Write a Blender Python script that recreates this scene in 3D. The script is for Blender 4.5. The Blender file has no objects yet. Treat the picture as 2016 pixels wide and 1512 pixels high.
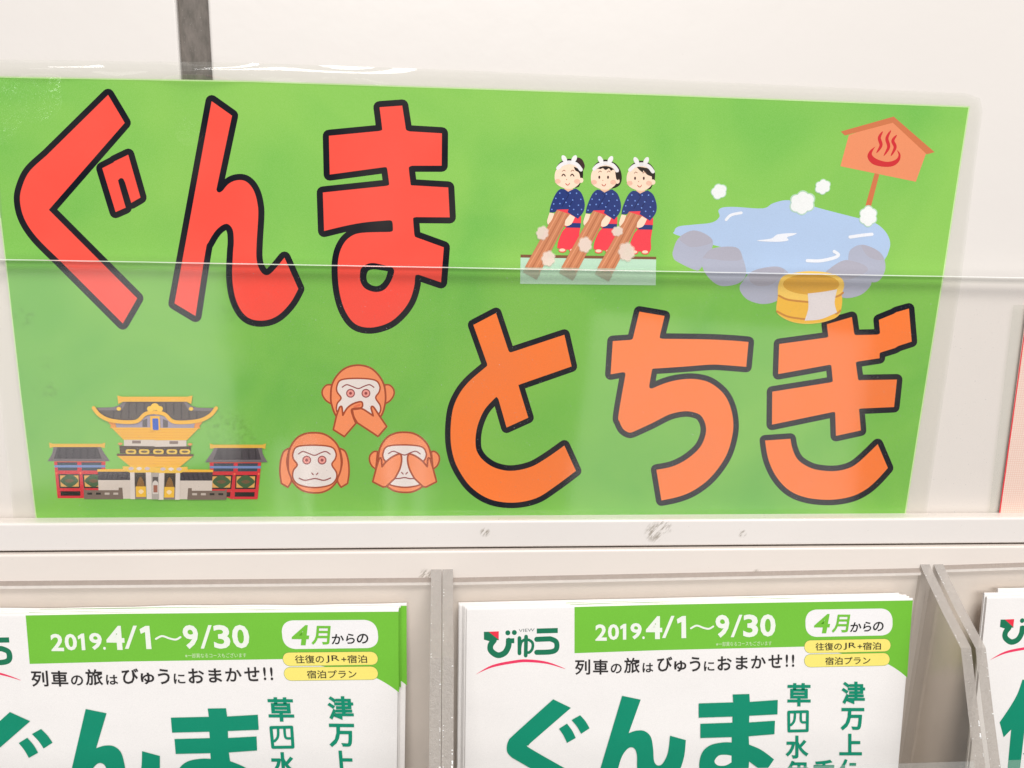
import bpy, math, random
from mathutils import Vector, Matrix
from mathutils.geometry import delaunay_2d_cdt
random.seed(7)
S = bpy.context.scene
# ------------------------------------------------------------------ camera
FP = 1750.0                      # focal length in units of 1/2016 of the picture width
RM = ((0.99659637, -0.00685712, -0.08215018), (0.02810752, 0.96508424, 0.26042729), (0.0774960, -0.26184993, 0.96199219))
CAM = Vector((0, -0.40, 1.5))
rows = [RM[0], tuple(-k for k in RM[2]), RM[1]]
cam_d = bpy.data.cameras.new('camera'); cam = bpy.data.objects.new('camera', cam_d); S.collection.objects.link(cam)
cam_d.sensor_width = 36; cam_d.lens = 36*FP/2016; cam_d.clip_start = .01; cam_d.clip_end = 100
cam.matrix_world = Matrix.Translation(CAM) @ Matrix(rows).to_4x4()
S.camera = cam
# ------------------------------------------------------------------ light
S.view_settings.view_transform = 'Standard'; S.view_settings.look = 'None'; S.view_settings.gamma = 1; S.view_settings.exposure = -0.08
S.cycles.transparent_max_bounces = 32; S.cycles.max_bounces = 10
W = bpy.data.worlds.new('World'); S.world = W; W.use_nodes = True
W.node_tree.nodes['Background'].inputs[0].default_value = (.93, .97, 1.08, 1); W.node_tree.nodes['Background'].inputs[1].default_value = .22
def area(name, loc, aim, sx, sy, power, col=(1, .985, .965)):
    d = bpy.data.lights.new(name, 'AREA'); d.shape = 'RECTANGLE'; d.size = sx; d.size_y = sy; d.energy = power; d.color = col
    o = bpy.data.objects.new(name, d); S.collection.objects.link(o); o.location = loc
    o.rotation_euler = (Vector(aim)-Vector(loc)).to_track_quat('-Z', 'Y').to_euler(); return o
area('ceiling_light', (.35, -1.0, 2.9), (.05, 0, 1.4), 1.4, .5, 28)
area('added_haze_light', (-1.02, -2.2, .82), (0, 0, 1.4), .82, .62, 2.6)  # added lamps behind the camera: front fill, and haze mirrored in the cover
area('added_haze_light', (.86, -2.2, .62), (0, 0, 1.4), .86, .75, 2.3)
for _x, _w in ((-.47, .05), (-.40, .02), (-.15, .03), (-.06, .045)): area('added_streak_light', (_x, -2.2, .30), (_x*.2, 0, 1.3), _w, .62, .12)  # added narrow lamps, placed so the cover mirrors them as streaks
area('ceiling_light', (.0, -3.0, 2.6), (.05, 0, 1.4), 2.0, .8, 58)
# ------------------------------------------------------------------ helpers
def ray(p):
    a, b, c = (p[0]-1008)/FP, -(p[1]-756)/FP, -1.0
    w = [r[0]*a+r[1]*b+r[2]*c for r in RM]
    return Vector((w[0], -w[2], w[1]))
def onY(p, y): d = ray(p); return CAM+d*((y-CAM.y)/d.y)
def lin(c):
    return tuple(((v/255)/12.92 if v/255 <= .04045 else ((v/255+.055)/1.055)**2.4) for v in c)
def obj(name, me, parent=None, mats=()):
    o = bpy.data.objects.new(name, me); S.collection.objects.link(o)
    if parent: o.parent = parent
    for m in mats: me.materials.append(m)
    return o
def tag(o, label=None, cat=None, group=None, kind=None):
    for k, v in (('label', label), ('category', cat), ('group', group), ('kind', kind)):
        if v: o[k] = v
    return o
def empty(name, loc=(0, 0, 0)):
    o = bpy.data.objects.new(name, None); S.collection.objects.link(o); o.location = loc; o.empty_display_size = .02; return o
def mesh(name, v, f, mi=None, smooth=False):
    me = bpy.data.meshes.new(name); me.from_pydata([tuple(a) for a in v], [], f); me.update()
    if mi:
        for p, k in zip(me.polygons, mi): p.material_index = k
    if smooth: me.shade_smooth()
    return me
def boxmesh(name, x0, x1, y0, y1, z0, z1, bev=0):
    import bmesh
    bm = bmesh.new(); bmesh.ops.create_cube(bm, size=1)
    for v in bm.verts: v.co = Vector((x0+(v.co.x+.5)*(x1-x0), y0+(v.co.y+.5)*(y1-y0), z0+(v.co.z+.5)*(z1-z0)))
    if bev: bmesh.ops.bevel(bm, geom=list(bm.edges), offset=bev, segments=3, profile=.5, affect='EDGES')
    me = bpy.data.meshes.new(name); bm.to_mesh(me); bm.free(); return me
# ------------------------------------------------------------------ materials
class N:
    def __init__(s, name):
        s.m = bpy.data.materials.new(name); s.m.use_nodes = True; s.t = s.m.node_tree; s.t.nodes.clear()
        s.out = s.t.nodes.new('ShaderNodeOutputMaterial')
    def n(s, typ, **kw):
        x = s.t.nodes.new('ShaderNode'+typ)
        for k, v in kw.items():
            if k.startswith('_'): setattr(x, k[1:], v)
        for k, v in kw.items():
            if not k.startswith('_'):
                i = x.inputs[int(k[1:])] if k[0] == 'i' and k[1:].isdigit() else x.inputs[k.replace('__', ' ')]
                if hasattr(v, 'is_output'): s.t.links.new(v, i)
                else: i.default_value = v if not (isinstance(v, tuple) and len(v) == 3 and i.type == 'RGBA') else v+(1,)
        return x
    def surf(s, o): s.t.links.new(o, s.out.inputs[0]); return s.m
def pos(a): return a.n('NewGeometry').outputs['Position']
def noise(a, scale, detail=4, rough=.55, vec=None, dist=0):
    x = a.n('TexNoise', Vector=vec if vec is not None else pos(a), Scale=scale, Detail=detail, Roughness=rough, Distortion=dist); return x.outputs['Fac']
def ramp(a, fac, p0, p1, c0=(0, 0, 0), c1=(1, 1, 1)):
    x = a.n('ValToRGB', Fac=fac); r = x.color_ramp; r.elements[0].position = p0; r.elements[1].position = p1
    r.elements[0].color = c0+(1,); r.elements[1].color = c1+(1,); return x.outputs[0]
def mixc(a, f, c0, c1, blend='MIX'):
    x = a.n('MixRGB', _blend_type=blend, Fac=f, Color1=c0, Color2=c1); return x.outputs[0]
def spots(a, pts):
    """sum of soft balls at world points: pts = [(point, radius)]"""
    acc = None
    for p, r in pts:
        d = a.n('VectorMath', _operation='DISTANCE', i0=pos(a), i1=tuple(p)).outputs['Value']
        k = a.n('MapRange', _clamp=True, Value=d, i1=r*.45, i2=r, i3=1.0, i4=0.0).outputs[0]
        acc = k if acc is None else a.n('Math', _operation='MAXIMUM', i0=acc, i1=k).outputs[0]
    return acc
SY = -.0016                       # plane of the sign's paper
def laminate_normal(a):
    """gentle waves of the laminating film, crumpled where it has lifted from the wall"""
    low = noise(a, 9, 2, .4)
    b1 = a.n('Bump', Strength=.25, Distance=.004, Height=low)
    crump = noise(a, 140, 3, .6, dist=2.2)
    mask = spots(a, [(onY((45, 172), SY), .016), (onY((0, 165), SY), .012), (onY((5, 225), SY), .009), (onY((372, 258), SY), .006), (onY((0, 240), SY), .009)])
    h = a.n('Math', _operation='MULTIPLY', i0=crump, i1=mask).outputs[0]
    b2 = a.n('Bump', Strength=1.0, Distance=.0085, Height=h, Normal=b1.outputs[0])
    return b2.outputs[0]
_pm = {}
def ink(col, kind='sign', alpha=1.0):
    """printed colour; 'sign' = under glossy laminate, 'page' = coated leaflet paper. col is sRGB 0-255"""
    key = (tuple(col), kind, alpha)
    if key in _pm: return _pm[key]
    a = N('ink_%s_%d_%d_%d' % (kind, *col)); c = lin(col)
    grain = ramp(a, noise(a, 2600, 2, .6), .3, .7, tuple(v*.95 for v in c), tuple(min(1, v*1.04) for v in c))
    if kind == 'sign':
        blot = ramp(a, noise(a, 26, 3, .5), .35, .7)
        c2 = mixc(a, a.n('Math', _operation='MULTIPLY', i0=blot, i1=.10).outputs[0], grain, lin((140, 130, 112)))
        b = a.n('BsdfPrincipled', Base__Color=c2, Roughness=.7)
        b.inputs['Specular IOR Level'].default_value = 0.1
        b.inputs['Coat Weight'].default_value = .7; b.inputs['Coat Roughness'].default_value = .07
        a.t.links.new(laminate_normal(a), b.inputs['Coat Normal'])
    else:
        wav = a.n('Bump', Strength=.55, Distance=.005, Height=noise(a, 12, 3, .45))
        b = a.n('BsdfPrincipled', Base__Color=grain, Roughness=.42, Normal=wav.outputs[0])
        b.inputs['Specular IOR Level'].default_value = .25
    o = b.outputs[0]
    if alpha < 1:
        o = a.n('MixShader', i0=alpha, i1=a.n('BsdfTransparent').outputs[0], i2=o).outputs[0]
    _pm[key] = a.surf(o); return _pm[key]
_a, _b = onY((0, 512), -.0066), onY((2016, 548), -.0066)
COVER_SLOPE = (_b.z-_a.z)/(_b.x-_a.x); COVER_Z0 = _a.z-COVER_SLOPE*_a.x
def green_paper():
    a = N('green_print_paper')
    g = mixc(a, ramp(a, noise(a, 14, 3, .5, dist=.6), .38, .66), lin((134, 194, 80)), lin((108, 180, 70)))
    g = mixc(a, ramp(a, noise(a, 7, 2, .5), .5, .72), g, lin((144, 197, 84)))
    # deeper green below the cover's top line: the cover's darkening painted into the paper
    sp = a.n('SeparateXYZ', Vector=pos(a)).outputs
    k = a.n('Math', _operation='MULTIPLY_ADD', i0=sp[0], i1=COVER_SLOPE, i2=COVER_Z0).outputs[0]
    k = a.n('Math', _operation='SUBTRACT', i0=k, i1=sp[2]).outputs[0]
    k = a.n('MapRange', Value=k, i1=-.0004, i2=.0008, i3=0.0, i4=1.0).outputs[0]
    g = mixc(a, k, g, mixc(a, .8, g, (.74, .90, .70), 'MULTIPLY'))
    # large tile-like patches where the ink faded unevenly
    g = mixc(a, ramp(a, noise(a, 2600, 2, .6), .3, .7, (.0, .0, .0), (.12, .12, .12)), g, lin((215, 238, 170)))
    # dirt smudges
    sm = spots(a, [(onY((450, 845), SY), .012), (onY((475, 870), SY), .009), (onY((50, 625), SY), .006), (onY((95, 770), SY), .006), (onY((75, 760), SY), .004), (onY((92, 715), SY), .004), (onY((445, 620), SY), .005)])
    sn = ramp(a, noise(a, 420, 4, .75), .47, .68)
    k = a.n('Math', _operation='MULTIPLY', i0=sm, i1=sn).outputs[0]
    k = a.n('Math', _operation='MULTIPLY', i0=k, i1=.42).outputs[0]
    g = mixc(a, k, g, lin((75, 105, 40)))
    b = a.n('BsdfPrincipled', Base__Color=g, Roughness=.7); b.inputs['Specular IOR Level'].default_value = .1
    b.inputs['Coat Weight'].default_value = .7; b.inputs['Coat Roughness'].default_value = .07
    a.t.links.new(laminate_normal(a), b.inputs['Coat Normal'])
    return a.surf(b.outputs[0])
def both_sides_ior(a, ior):
    bf = a.n('NewGeometry').outputs['Backfacing']     # a thin sheet reflects alike from either side
    return a.n('MapRange', Value=bf, i1=0.0, i2=1.0, i3=ior, i4=1/ior).outputs[0]
def film(name='laminate_film', tint=(.965, .975, .955), gloss_rough=.06, bump=True, milky=.0):
    a = N(name)
    tr = a.n('BsdfTransparent', Color=tint)
    gl = a.n('BsdfGlossy', Roughness=gloss_rough, Color=(1, 1, 1))
    fr = a.n('Fresnel', IOR=both_sides_ior(a, 1.5))
    if bump:
        nn = laminate_normal(a); a.t.links.new(nn, gl.inputs['Normal']); a.t.links.new(nn, fr.inputs['Normal'])
    s = a.n('MixShader', i0=fr.outputs[0], i1=tr.outputs[0], i2=gl.outputs[0]).outputs[0]
    if milky:
        s = a.n('MixShader', i0=milky, i1=s, i2=a.n('BsdfDiffuse', Color=(.8, .82, .78)).outputs[0]).outputs[0]
    return a.surf(s)
def acrylic(name, tint, rough=.02, scratches=True, ior=1.49):
    a = N(name)
    t = tint
    if scratches:
        t = mixc(a, ramp(a, noise(a, 40, 5, .7), .45, .75), tint, tuple(v*.97 for v in tint))
    tr = a.n('BsdfTransparent', Color=t); gl = a.n('BsdfGlossy', Roughness=rough, Color=(1, 1, 1)); fr = a.n('Fresnel', IOR=both_sides_ior(a, ior))
    return a.surf(a.n('MixShader', i0=fr.outputs[0], i1=tr.outputs[0], i2=gl.outputs[0]).outputs[0])
def frosted_edge(name, col, trans=.25, bump=.5):
    a = N(name)
    c = mixc(a, ramp(a, noise(a, 260, 5, .7), .3, .75), lin(col), tuple(v*.87 for v in lin(col)))
    sp = ramp(a, noise(a, 1500, 3, .7), .70, .74)
    c = mixc(a, sp, c, (.85, .83, .8))
    bp = a.n('Bump', Strength=bump, Distance=.0006, Height=noise(a, 700, 4, .7))
    b = a.n('BsdfPrincipled', Base__Color=c, Roughness=.25, Normal=bp.outputs[0])
    return a.surf(a.n('MixShader', i0=trans, i1=b.outputs[0], i2=a.n('BsdfTransparent', Color=(.85, .83, .8)).outputs[0]).outputs[0])
def painted(name, col, rough=.35, dirt=(), dirtcol=(146, 134, 118), mottle=.03):
    a = N(name); c = lin(col)
    g = mixc(a, ramp(a, noise(a, 5, 4, .6), .3, .7), tuple(v*(1-mottle) for v in c), tuple(min(.95, v*(1+mottle)) for v in c))
    fl = ramp(a, noise(a, 900, 2, .5), .74, .78)
    g = mixc(a, a.n('Math', _operation='MULTIPLY', i0=fl, i1=.25).outputs[0], g, lin((150, 140, 130)))
    if dirt:
        sm = spots(a, dirt)
        m0 = a.n('Mapping', Vector=pos(a)); m0.inputs['Rotation'].default_value = (0, math.radians(-38), 0)
        mp = a.n('Mapping', Vector=m0.outputs[0]); mp.inputs['Scale'].default_value = (1, 1, .2)
        sn = ramp(a, noise(a, 900, 4, .75, vec=mp.outputs[0]), .46, .6)
        k = a.n('Math', _operation='MULTIPLY', i0=sm, i1=sn).outputs[0]
        g = mixc(a, a.n('Math', _operation='MULTIPLY', i0=k, i1=.85).outputs[0], g, lin(dirtcol))
    bp = a.n('Bump', Strength=.12, Distance=.001, Height=noise(a, 60, 3, .6))
    b = a.n('BsdfPrincipled', Base__Color=g, Roughness=rough, Normal=bp.outputs[0])
    return a.surf(b.outputs[0])
# ------------------------------------------------------------------ wall, rail, panels (the display board)
RX0, RX1 = -.75, .95
def at(p, y): return onY(p, y)
rail_front = -.0085
z_rt = at((1008, 1026), rail_front).z; z_rb = at((1008, 1077.5), rail_front).z
pan_front = -.0102
z_pt = at((1008, 1084.5), pan_front).z
m_wall = painted('warm_white_enamel', (227, 220, 213), .3, mottle=.012)
wall = tag(empty('wall', (0, 0, 1.5)), kind='structure')
sx0 = at((350, 60), 0).x; sx1 = at((411.5, 60), 0).x
def rel(o, parent): o.parent = parent; o.matrix_parent_inverse = parent.matrix_world.inverted() if False else Matrix.Translation(-Vector(parent.location))
for x0, x1 in ((RX0, sx0), (sx1, RX1)):
    o = obj('wall_panel', boxmesh('wall_panel', x0, x1, 0, .012, z_rb-.004, 1.85, .0012), mats=[m_wall]); rel(o, wall)
a = N('dark_metal_channel')
brush = a.n('Mapping', Vector=pos(a)); brush.inputs['Scale'].default_value = (1, 1, .35); brush.inputs['Rotation'].default_value = (0, .5, 0)
c = mixc(a, ramp(a, noise(a, 330, 5, .7, vec=brush.outputs[0]), .3, .72), lin((84, 78, 70)), lin((122, 112, 104)))
c = mixc(a, ramp(a, noise(a, 1700, 2, .6), .72, .76), c, lin((200, 195, 185)))
b = a.n('BsdfPrincipled', Base__Color=c, Roughness=.5, Metallic=.15); m_dark = a.surf(b.outputs[0])
o = obj('channel_strip', boxmesh('channel_strip', sx0-.004, sx1+.004, .0025, .0118, z_rb-.004, 1.85), mats=[m_dark]); rel(o, wall)
m_gap = painted('gap_shadow_board', (66, 54, 42), .8)
o = obj('backing_board', boxmesh('backing_board', RX0, RX1, .0125, .02, .9, 1.85), mats=[m_gap]); rel(o, wall)
rail_dirt = [(at((1290, 1048), rail_front), .006), (at((1305, 1040), rail_front), .005), (at((1462, 1051), rail_front), .0025), (at((955, 1048), rail_front), .0028)]
rail = obj('rail', boxmesh('rail', RX0, RX1, rail_front, -.0008, z_rb, z_rt, .0009), mats=[painted('rail_enamel', (233, 225, 218), .28, rail_dirt)])
tag(rail, 'white metal ledge rail running along the bottom edge of the green sign', 'rail')
# a roll of the board against the rail: the rail and panels drop a little to the left
m_low = painted('lower_panel_enamel', (234, 223, 213), .33, [(at((838, 1133), pan_front), .004), (at((1490, 1130), pan_front), .003)])
low = obj('lower_panel', boxmesh('lower_panel', RX0, RX1, pan_front, .012, .95, z_pt, .0009), mats=[m_low])
s_ = obj('gap_shade_strip', boxmesh('gap_shade_strip', RX0, RX1, pan_front+.0030, .0119, z_pt+.0001, z_rb-.0002), low, [m_gap])  # dark strip put in to stand for the shade inside the gap
tag(low, 'white lower board panel behind the clear leaflet racks', 'panel')
# ------------------------------------------------------------------ flat print builder
SC = {'A': (0, 100, 4.032), 'B': (0, 400, 4.032), 'C': (400, 100, 4.032), 'D': (400, 400, 4.032), 'E': (850, 580, 3.516), 'F': (1170, 580, 3.517),
      'G': (1480, 580, 3.516), 'H': (1310, 220, 3.6), 'I': (1010, 290, 5.4), 'J': (80, 760, 6.3), 'K': (310, 760, 6.3), 'L': (530, 700, 5.214),
      'M': (860, 1100, 3.67), 'N': (1300, 1100, 3.67), 'P': (1760, 1290, 6.81), 'X': (0, 0, 1)}
def P(crop, s, dx=0, dy=0, fx=None, closed=True, k=5):
    """'x,y ~x,y' in crop coordinates -> list of photo-plane points; ~ marks smooth points (Catmull-Rom)"""
    ox, oy, sc = SC[crop]; pts = []; sm = []
    for w in s.split():
        t = w.startswith('~'); x, y = w.lstrip('~').split(','); x = float(x); y = float(y)
        if fx is not None: x = 2*fx-x
        pts.append((ox+(x+dx)/sc, oy+(y+dy)/sc)); sm.append(t)
    n = len(pts); out = []
    rng = range(n) if closed else range(n-1)
    for i in rng:
        j = (i+1) % n; p1, p2 = pts[i], pts[j]; out.append(p1)
        if not (sm[i] or sm[j]): continue
        p0 = pts[i-1] if (sm[i] and (closed or i > 0)) else p1
        p3 = pts[(j+1) % n] if (sm[j] and (closed or j < n-1)) else p2
        for q in range(1, k):
            t = q/k
            out.append(tuple(.5*((2*p1[c])+(-p0[c]+p2[c])*t+(2*p0[c]-5*p1[c]+4*p2[c]-p3[c])*t*t+(-p0[c]+3*p1[c]-3*p2[c]+p3[c])*t**3) for c in (0, 1)))
    if not closed: out.append(pts[-1])
    return out
def ell(crop, cx, cy, rx, ry, dx=0, dy=0, rot=0, n=22):
    ox, oy, sc = SC[crop]; r = math.radians(rot); o = []
    for i in range(n):
        t = 2*math.pi*i/n; x = rx*math.cos(t); y = ry*math.sin(t)
        o.append((ox+(cx+dx+x*math.cos(r)-y*math.sin(r))/sc, oy+(cy+dy+x*math.sin(r)+y*math.cos(r))/sc))
    return o
def puff(crop, cx, cy, r, dx=0, dy=0, n=7, ph=0):
    ox, oy, sc = SC[crop]; o = []
    for i in range(n*6):
        t = 2*math.pi*i/(n*6)+ph; q = r*(.84+.15*abs(math.sin(n*t/2))+.07*math.sin(t*2+cx))
        o.append((ox+(cx+dx+q*math.cos(t))/sc, oy+(cy+dy+q*math.sin(t))/sc))
    return o
def rrect(crop, tl, tr, br, bl, r):
    ox, oy, sc = SC[crop]; c = [tl, tr, br, bl]; o = []
    for i in range(4):
        p = Vector(c[i]); a0 = (Vector(c[i-1])-p).normalized()*r; b0 = (Vector(c[(i+1) % 4])-p).normalized()*r
        for q in range(9):
            t = q/8; v = (1-t)**2*(p+a0)+2*t*(1-t)*(p+.18*(a0+b0)*.5)+t*t*(p+b0); o.append((ox+v.x/sc, oy+v.y/sc))
    return o
def sfaces(path, w, closed=False, taper=None):
    """faces (in photo px) that cover a stroke of width w px along path"""
    F = []; n = len(path); m = n if closed else n-1; nd = 14 if w > 8 else 8
    def wid(i):
        if not taper: return w/2
        t = i/max(1, n-1); return max(.12*w, w*math.sin(math.pi*min(1, max(0, t)))**.6)/2 if taper == 'both' else w/2*(1-.8*t)
    for i in range(m):
        p, q = Vector(path[i]), Vector(path[(i+1) % n]); d = q-p
        if d.length < 1e-4: continue
        nn = Vector((-d.y, d.x)).normalized(); w0 = wid(i); w1 = wid(i+1 if not closed else (i+1) % n)
        F.append([p+nn*w0, q+nn*w1, q-nn*w1, p-nn*w0])
    for i in range(n):
        r = wid(i); F.append([Vector(path[i])+Vector((r*math.cos(2*math.pi*(k+.5)/nd), r*math.sin(2*math.pi*(k+.5)/nd))) for k in range(nd)])
    return F
def union(faces):
    V = []; FF = []
    for f in faces:
        if sum(f[i-1][0]*f[i][1]-f[i][0]*f[i-1][1] for i in range(len(f))) < 0: f = f[::-1]
        i0 = len(V); V += [Vector((p[0], p[1])) for p in f]; FF.append(list(range(i0, len(V))))
    r = delaunay_2d_cdt(V, [], FF, 0, 1e-4, True)
    tri = [t for t, of in zip(r[2], r[5]) if of]
    return r[0], tri
class Print:
    """flat inks stacked a hundredth of a millimetre apart on one sheet"""
    def __init__(s, to_local, kind, lvl=1, step=.000005): s.f = to_local; s.k = kind; s.v = []; s.t = []; s.mi = []; s.mats = []; s.l = lvl; s.step = step
    def raw(s, verts, tris, col, alpha=1, mat=None):
        m = mat or ink(col, s.k, alpha)
        if m not in s.mats: s.mats.append(m)
        k = s.mats.index(m); i0 = len(s.v); y = -s.l*s.step; s.l += 1
        for p in verts: u, w = s.f(p); s.v.append((u, y, w))
        for t in tris:
            a0, b0, c0 = (s.v[i0+j] for j in t[:3])
            ar = (b0[0]-a0[0])*(c0[2]-a0[2])-(c0[0]-a0[0])*(b0[2]-a0[2])
            t = [i0+j for j in t]; s.t.append(t if ar > 0 else t[::-1]); s.mi.append(k)
    def fill(s, col, *polys, alpha=1, mat=None): v, t = union(polys); s.raw(v, t, col, alpha, mat)
    def line(s, col, path, w, closed=False, taper=None, alpha=1): v, t = union(sfaces(path, w, closed, taper)); s.raw(v, t, col, alpha)
    def outline(s, col, path, w): v, t = union(sfaces(path, w, True)+[path]); s.raw(v, t, col)
    def both(s, lc, fc, path, w): s.fill(fc, path); s.line(lc, path, w, True)
    def build(s, name, parent=None):
        me = mesh(name, s.v, s.t, s.mi); o = obj(name, me, parent, s.mats); return o
_gl = {}
def glyph(ch, bold):
    key = (ch, bold)
    if key not in _gl:
        cu = bpy.data.curves.new('t', 'FONT'); cu.body = ch; cu.size = 1; cu.offset = bold; cu.resolution_u = 3; cu.fill_mode = 'FRONT'
        o = bpy.data.objects.new('t', cu); S.collection.objects.link(o); bpy.context.view_layer.update()
        dg = bpy.context.evaluated_depsgraph_get(); me = bpy.data.meshes.new_from_object(o.evaluated_get(dg))
        v = [(p.co.x, p.co.y) for p in me.vertices]; f = [list(p.vertices) for p in me.polygons]
        bpy.data.objects.remove(o); bpy.data.meshes.remove(me); bpy.data.curves.remove(cu)
        xs = [p[0] for p in v]; ys = [p[1] for p in v]; x0, x1, y0, y1 = min(xs), max(xs), min(ys), max(ys)
        _gl[key] = ([((p[0]-x0)/(x1-x0), (p[1]-y0)/(y1-y0)) for p in v], f)
    return _gl[key]
def text(pr, s, crop, box, col, bold=.012, tilt=0, shear=0):
    """glyphs of s fitted to box (x0,y0,x1,y1) in crop coordinates; tilt = rise of the right end"""
    ox, oy, sc = SC[crop]; x0, y0, x1, y1 = box; v, f = glyph(s, bold); o = []
    for a_, b_ in v:
        x = x0+(x1-x0)*a_+shear*(b_-.5)*(y1-y0); y = y1+(y0-y1)*b_-tilt*a_
        o.append((ox+x/sc, oy+y/sc))
    pr.raw(o, f, col)
# ------------------------------------------------------------------ the sign
O = onY((900, 600), SY); O.y = SY
def sign_uv(p): w = onY(p, SY); return (w.x-O.x, w.z-O.z)
sign = tag(empty('sign', O), 'wide green laminated sign with big red and orange hiragana letters above the leaflet racks', 'sign')
RED, ORG, BLK = (252, 82, 66), (252, 126, 54), (2, 4, 20)
NAVY_EDGE = (13, 16, 27)
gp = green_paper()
paper_px = [(-12, 151), (0, 151), (500, 160), (900, 173), (1300, 186.5), (1909, 210), (1883, 378), (1858, 543), (1820, 780), (1783, 1014), (71, 1022.5), (40, 775), (11, 517), (0, 420), (-11, 300)]
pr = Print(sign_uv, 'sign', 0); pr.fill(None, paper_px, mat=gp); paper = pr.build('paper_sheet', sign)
pr = Print(sign_uv, 'sign', 1); pr.line((206, 236, 168), [(0, 151.5), (500, 160.5), (900, 173.5), (1300, 187), (1908, 210.5), (1882, 378), (1857, 543), (1819, 780), (1782, 1013)], 2.6)
pr.line((206, 236, 168), [(71.5, 1022), (40.5, 775), (11.5, 517), (1, 430)], 2.2); rim = pr.build('unprinted_rim', sign)
L = [
 (RED, 'A', 12.2, ['858,350 990,572 388,1262 1090,1965 975,2165 470,1660 ~290,1480 ~192,1330 ~158,1180 ~182,1060 ~240,950 370,830',
                '812,932 900,887 908,878 1018,825 1115,1165 1042,1207 993,1045 ~978,1017 ~958,1011 ~941,1025 ~942,1050 998,1245 918,1280']),
 (RED, 'A', 12.2, ['1680,400 1842,515 1718,1100 ~1725,1118 ~1745,1124 1768,1110 ~1813,1058 ~1870,1030 ~1935,1030 ~1985,1065 ~2023,1130 ~2045,1220 ~2050,1310 ~2038,1510 ~2035,1630 ~2046,1700 ~2073,1755 ~2113,1781 ~2163,1755 2258,1642 2368,1890 ~2313,1990 ~2233,2080 ~2153,2128 ~2063,2142 ~1983,2125 ~1923,2075 ~1878,1990 ~1853,1890 ~1843,1770 ~1850,1600 ~1856,1510 ~1845,1415 ~1795,1373 ~1720,1420 ~1655,1520 ~1630,1600 1552,2105 1385,2005']),
 (RED, 'C', 12.2, ['1400,448 1580,435 1605,595 ~1612,628 1640,640 1895,655 1893,912 1660,912 ~1636,922 ~1633,945 1645,1045 ~1650,1066 1672,1069 1945,1085 1957,1322 1692,1320 ~1670,1326 ~1667,1345 1675,1450 ~1682,1475 1700,1484 1910,1560 1888,1838 1712,1778 ~1690,1780 ~1682,1800 ~1675,1870 ~1640,1980 ~1570,2080 ~1470,2160 ~1330,2197 ~1210,2170 ~1130,2070 ~1085,1930 ~1068,1770 ~1075,1640 ~1110,1540 ~1170,1475 ~1260,1445 1480,1438 ~1503,1430 ~1506,1400 ~1500,1355 1478,1345 ~1300,1360 ~1150,1385 960,1430 950,1125 1455,1072 ~1474,1064 ~1475,1045 1462,945 ~1455,926 1435,924 1005,982 998,675 1395,637 ~1416,630 ~1420,610']),
 (ORG, 'E', 11.0, ['445,128 530,385 ~540,398 555,398 918,278 968,497 620,618 ~604,626 ~604,642 668,852 518,920 462,725 ~452,712 ~438,716 ~370,790 ~330,870 ~308,950 ~303,1030 ~315,1090 ~360,1150 ~440,1200 ~550,1220 ~680,1195 ~790,1135 918,1045 998,1220 ~850,1330 ~720,1410 ~560,1440 ~400,1415 ~270,1330 ~180,1200 ~140,1080 ~130,950 ~145,800 ~190,690 ~260,600 370,505 ~383,492 382,475 288,210']),
 (ORG, 'F', 11.0, ['312,118 487,148 455,280 ~455,300 475,306 ~770,310 ~950,318 1068,328 1052,500 ~900,488 ~800,485 ~600,500 415,512 ~402,516 398,530 381,625 ~383,645 400,650 ~500,610 ~600,588 ~700,585 ~800,610 ~890,680 ~940,770 ~962,880 ~955,980 ~920,1100 ~860,1200 ~780,1290 ~680,1360 ~580,1400 465,1425 430,1213 ~540,1190 ~640,1140 ~730,1060 ~770,970 ~770,900 ~740,840 ~690,815 ~620,808 ~520,830 ~400,890 270,950 ~240,955 ~200,930 ~175,880 ~168,830 215,558 ~213,542 198,537 113,552 128,322 248,314 ~265,306 272,285']),
 (ORG, 'G', 11.0, ['520,205 693,155 708,262 ~714,277 730,280 870,277 ~886,268 887,250 880,175 985,132 1000,122 1088,97 1107,325 1015,355 990,370 900,398 ~886,407 885,440 735,463 ~722,470 722,485 735,580 ~741,592 760,592 1005,588 985,778 765,788 ~744,792 744,810 755,940 583,978 578,825 ~573,813 555,814 140,900 142,672 545,608 ~560,600 560,585 552,500 ~546,487 530,487 183,550 190,342 515,298 ~529,290 528,275',
                '92,1010 268,998 ~280,1060 ~310,1130 ~360,1175 ~440,1210 ~560,1222 ~660,1205 ~740,1160 872,1035 942,1200 ~860,1290 ~780,1355 ~680,1400 ~540,1420 ~380,1405 ~260,1355 ~170,1260 ~115,1140']),
]
LL = ['red letter gu', 'red letter n', 'red letter ma', 'orange letter to', 'orange letter chi', 'orange letter gi']
for (col, crop, w, paths), lab in zip(L, LL):
    pp = [P(crop, s) for s in paths]
    pr = Print(sign_uv, 'sign', 1)
    F = []
    for q in pp: F += sfaces(q, 2*w, True)+[q]
    v, t = union(F); pr.raw(v, t, BLK)
    lo = pr.build('hiragana_letter', sign); lo['label'] = lab+' with thick black outline'
    pf = Print(sign_uv, 'sign', 3); pf.fill(col, *pp)
    if lab.endswith(' ma'):
        pf.fill(BLK, P('D', '~1245,560 ~1260,510 ~1330,475 ~1420,488 1505,512 ~1516,545 ~1490,620 ~1440,685 ~1370,705 ~1290,680 ~1250,625'))
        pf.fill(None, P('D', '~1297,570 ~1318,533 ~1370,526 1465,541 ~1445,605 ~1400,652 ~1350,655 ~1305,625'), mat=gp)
    pf.build('letter_fill', lo)
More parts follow.
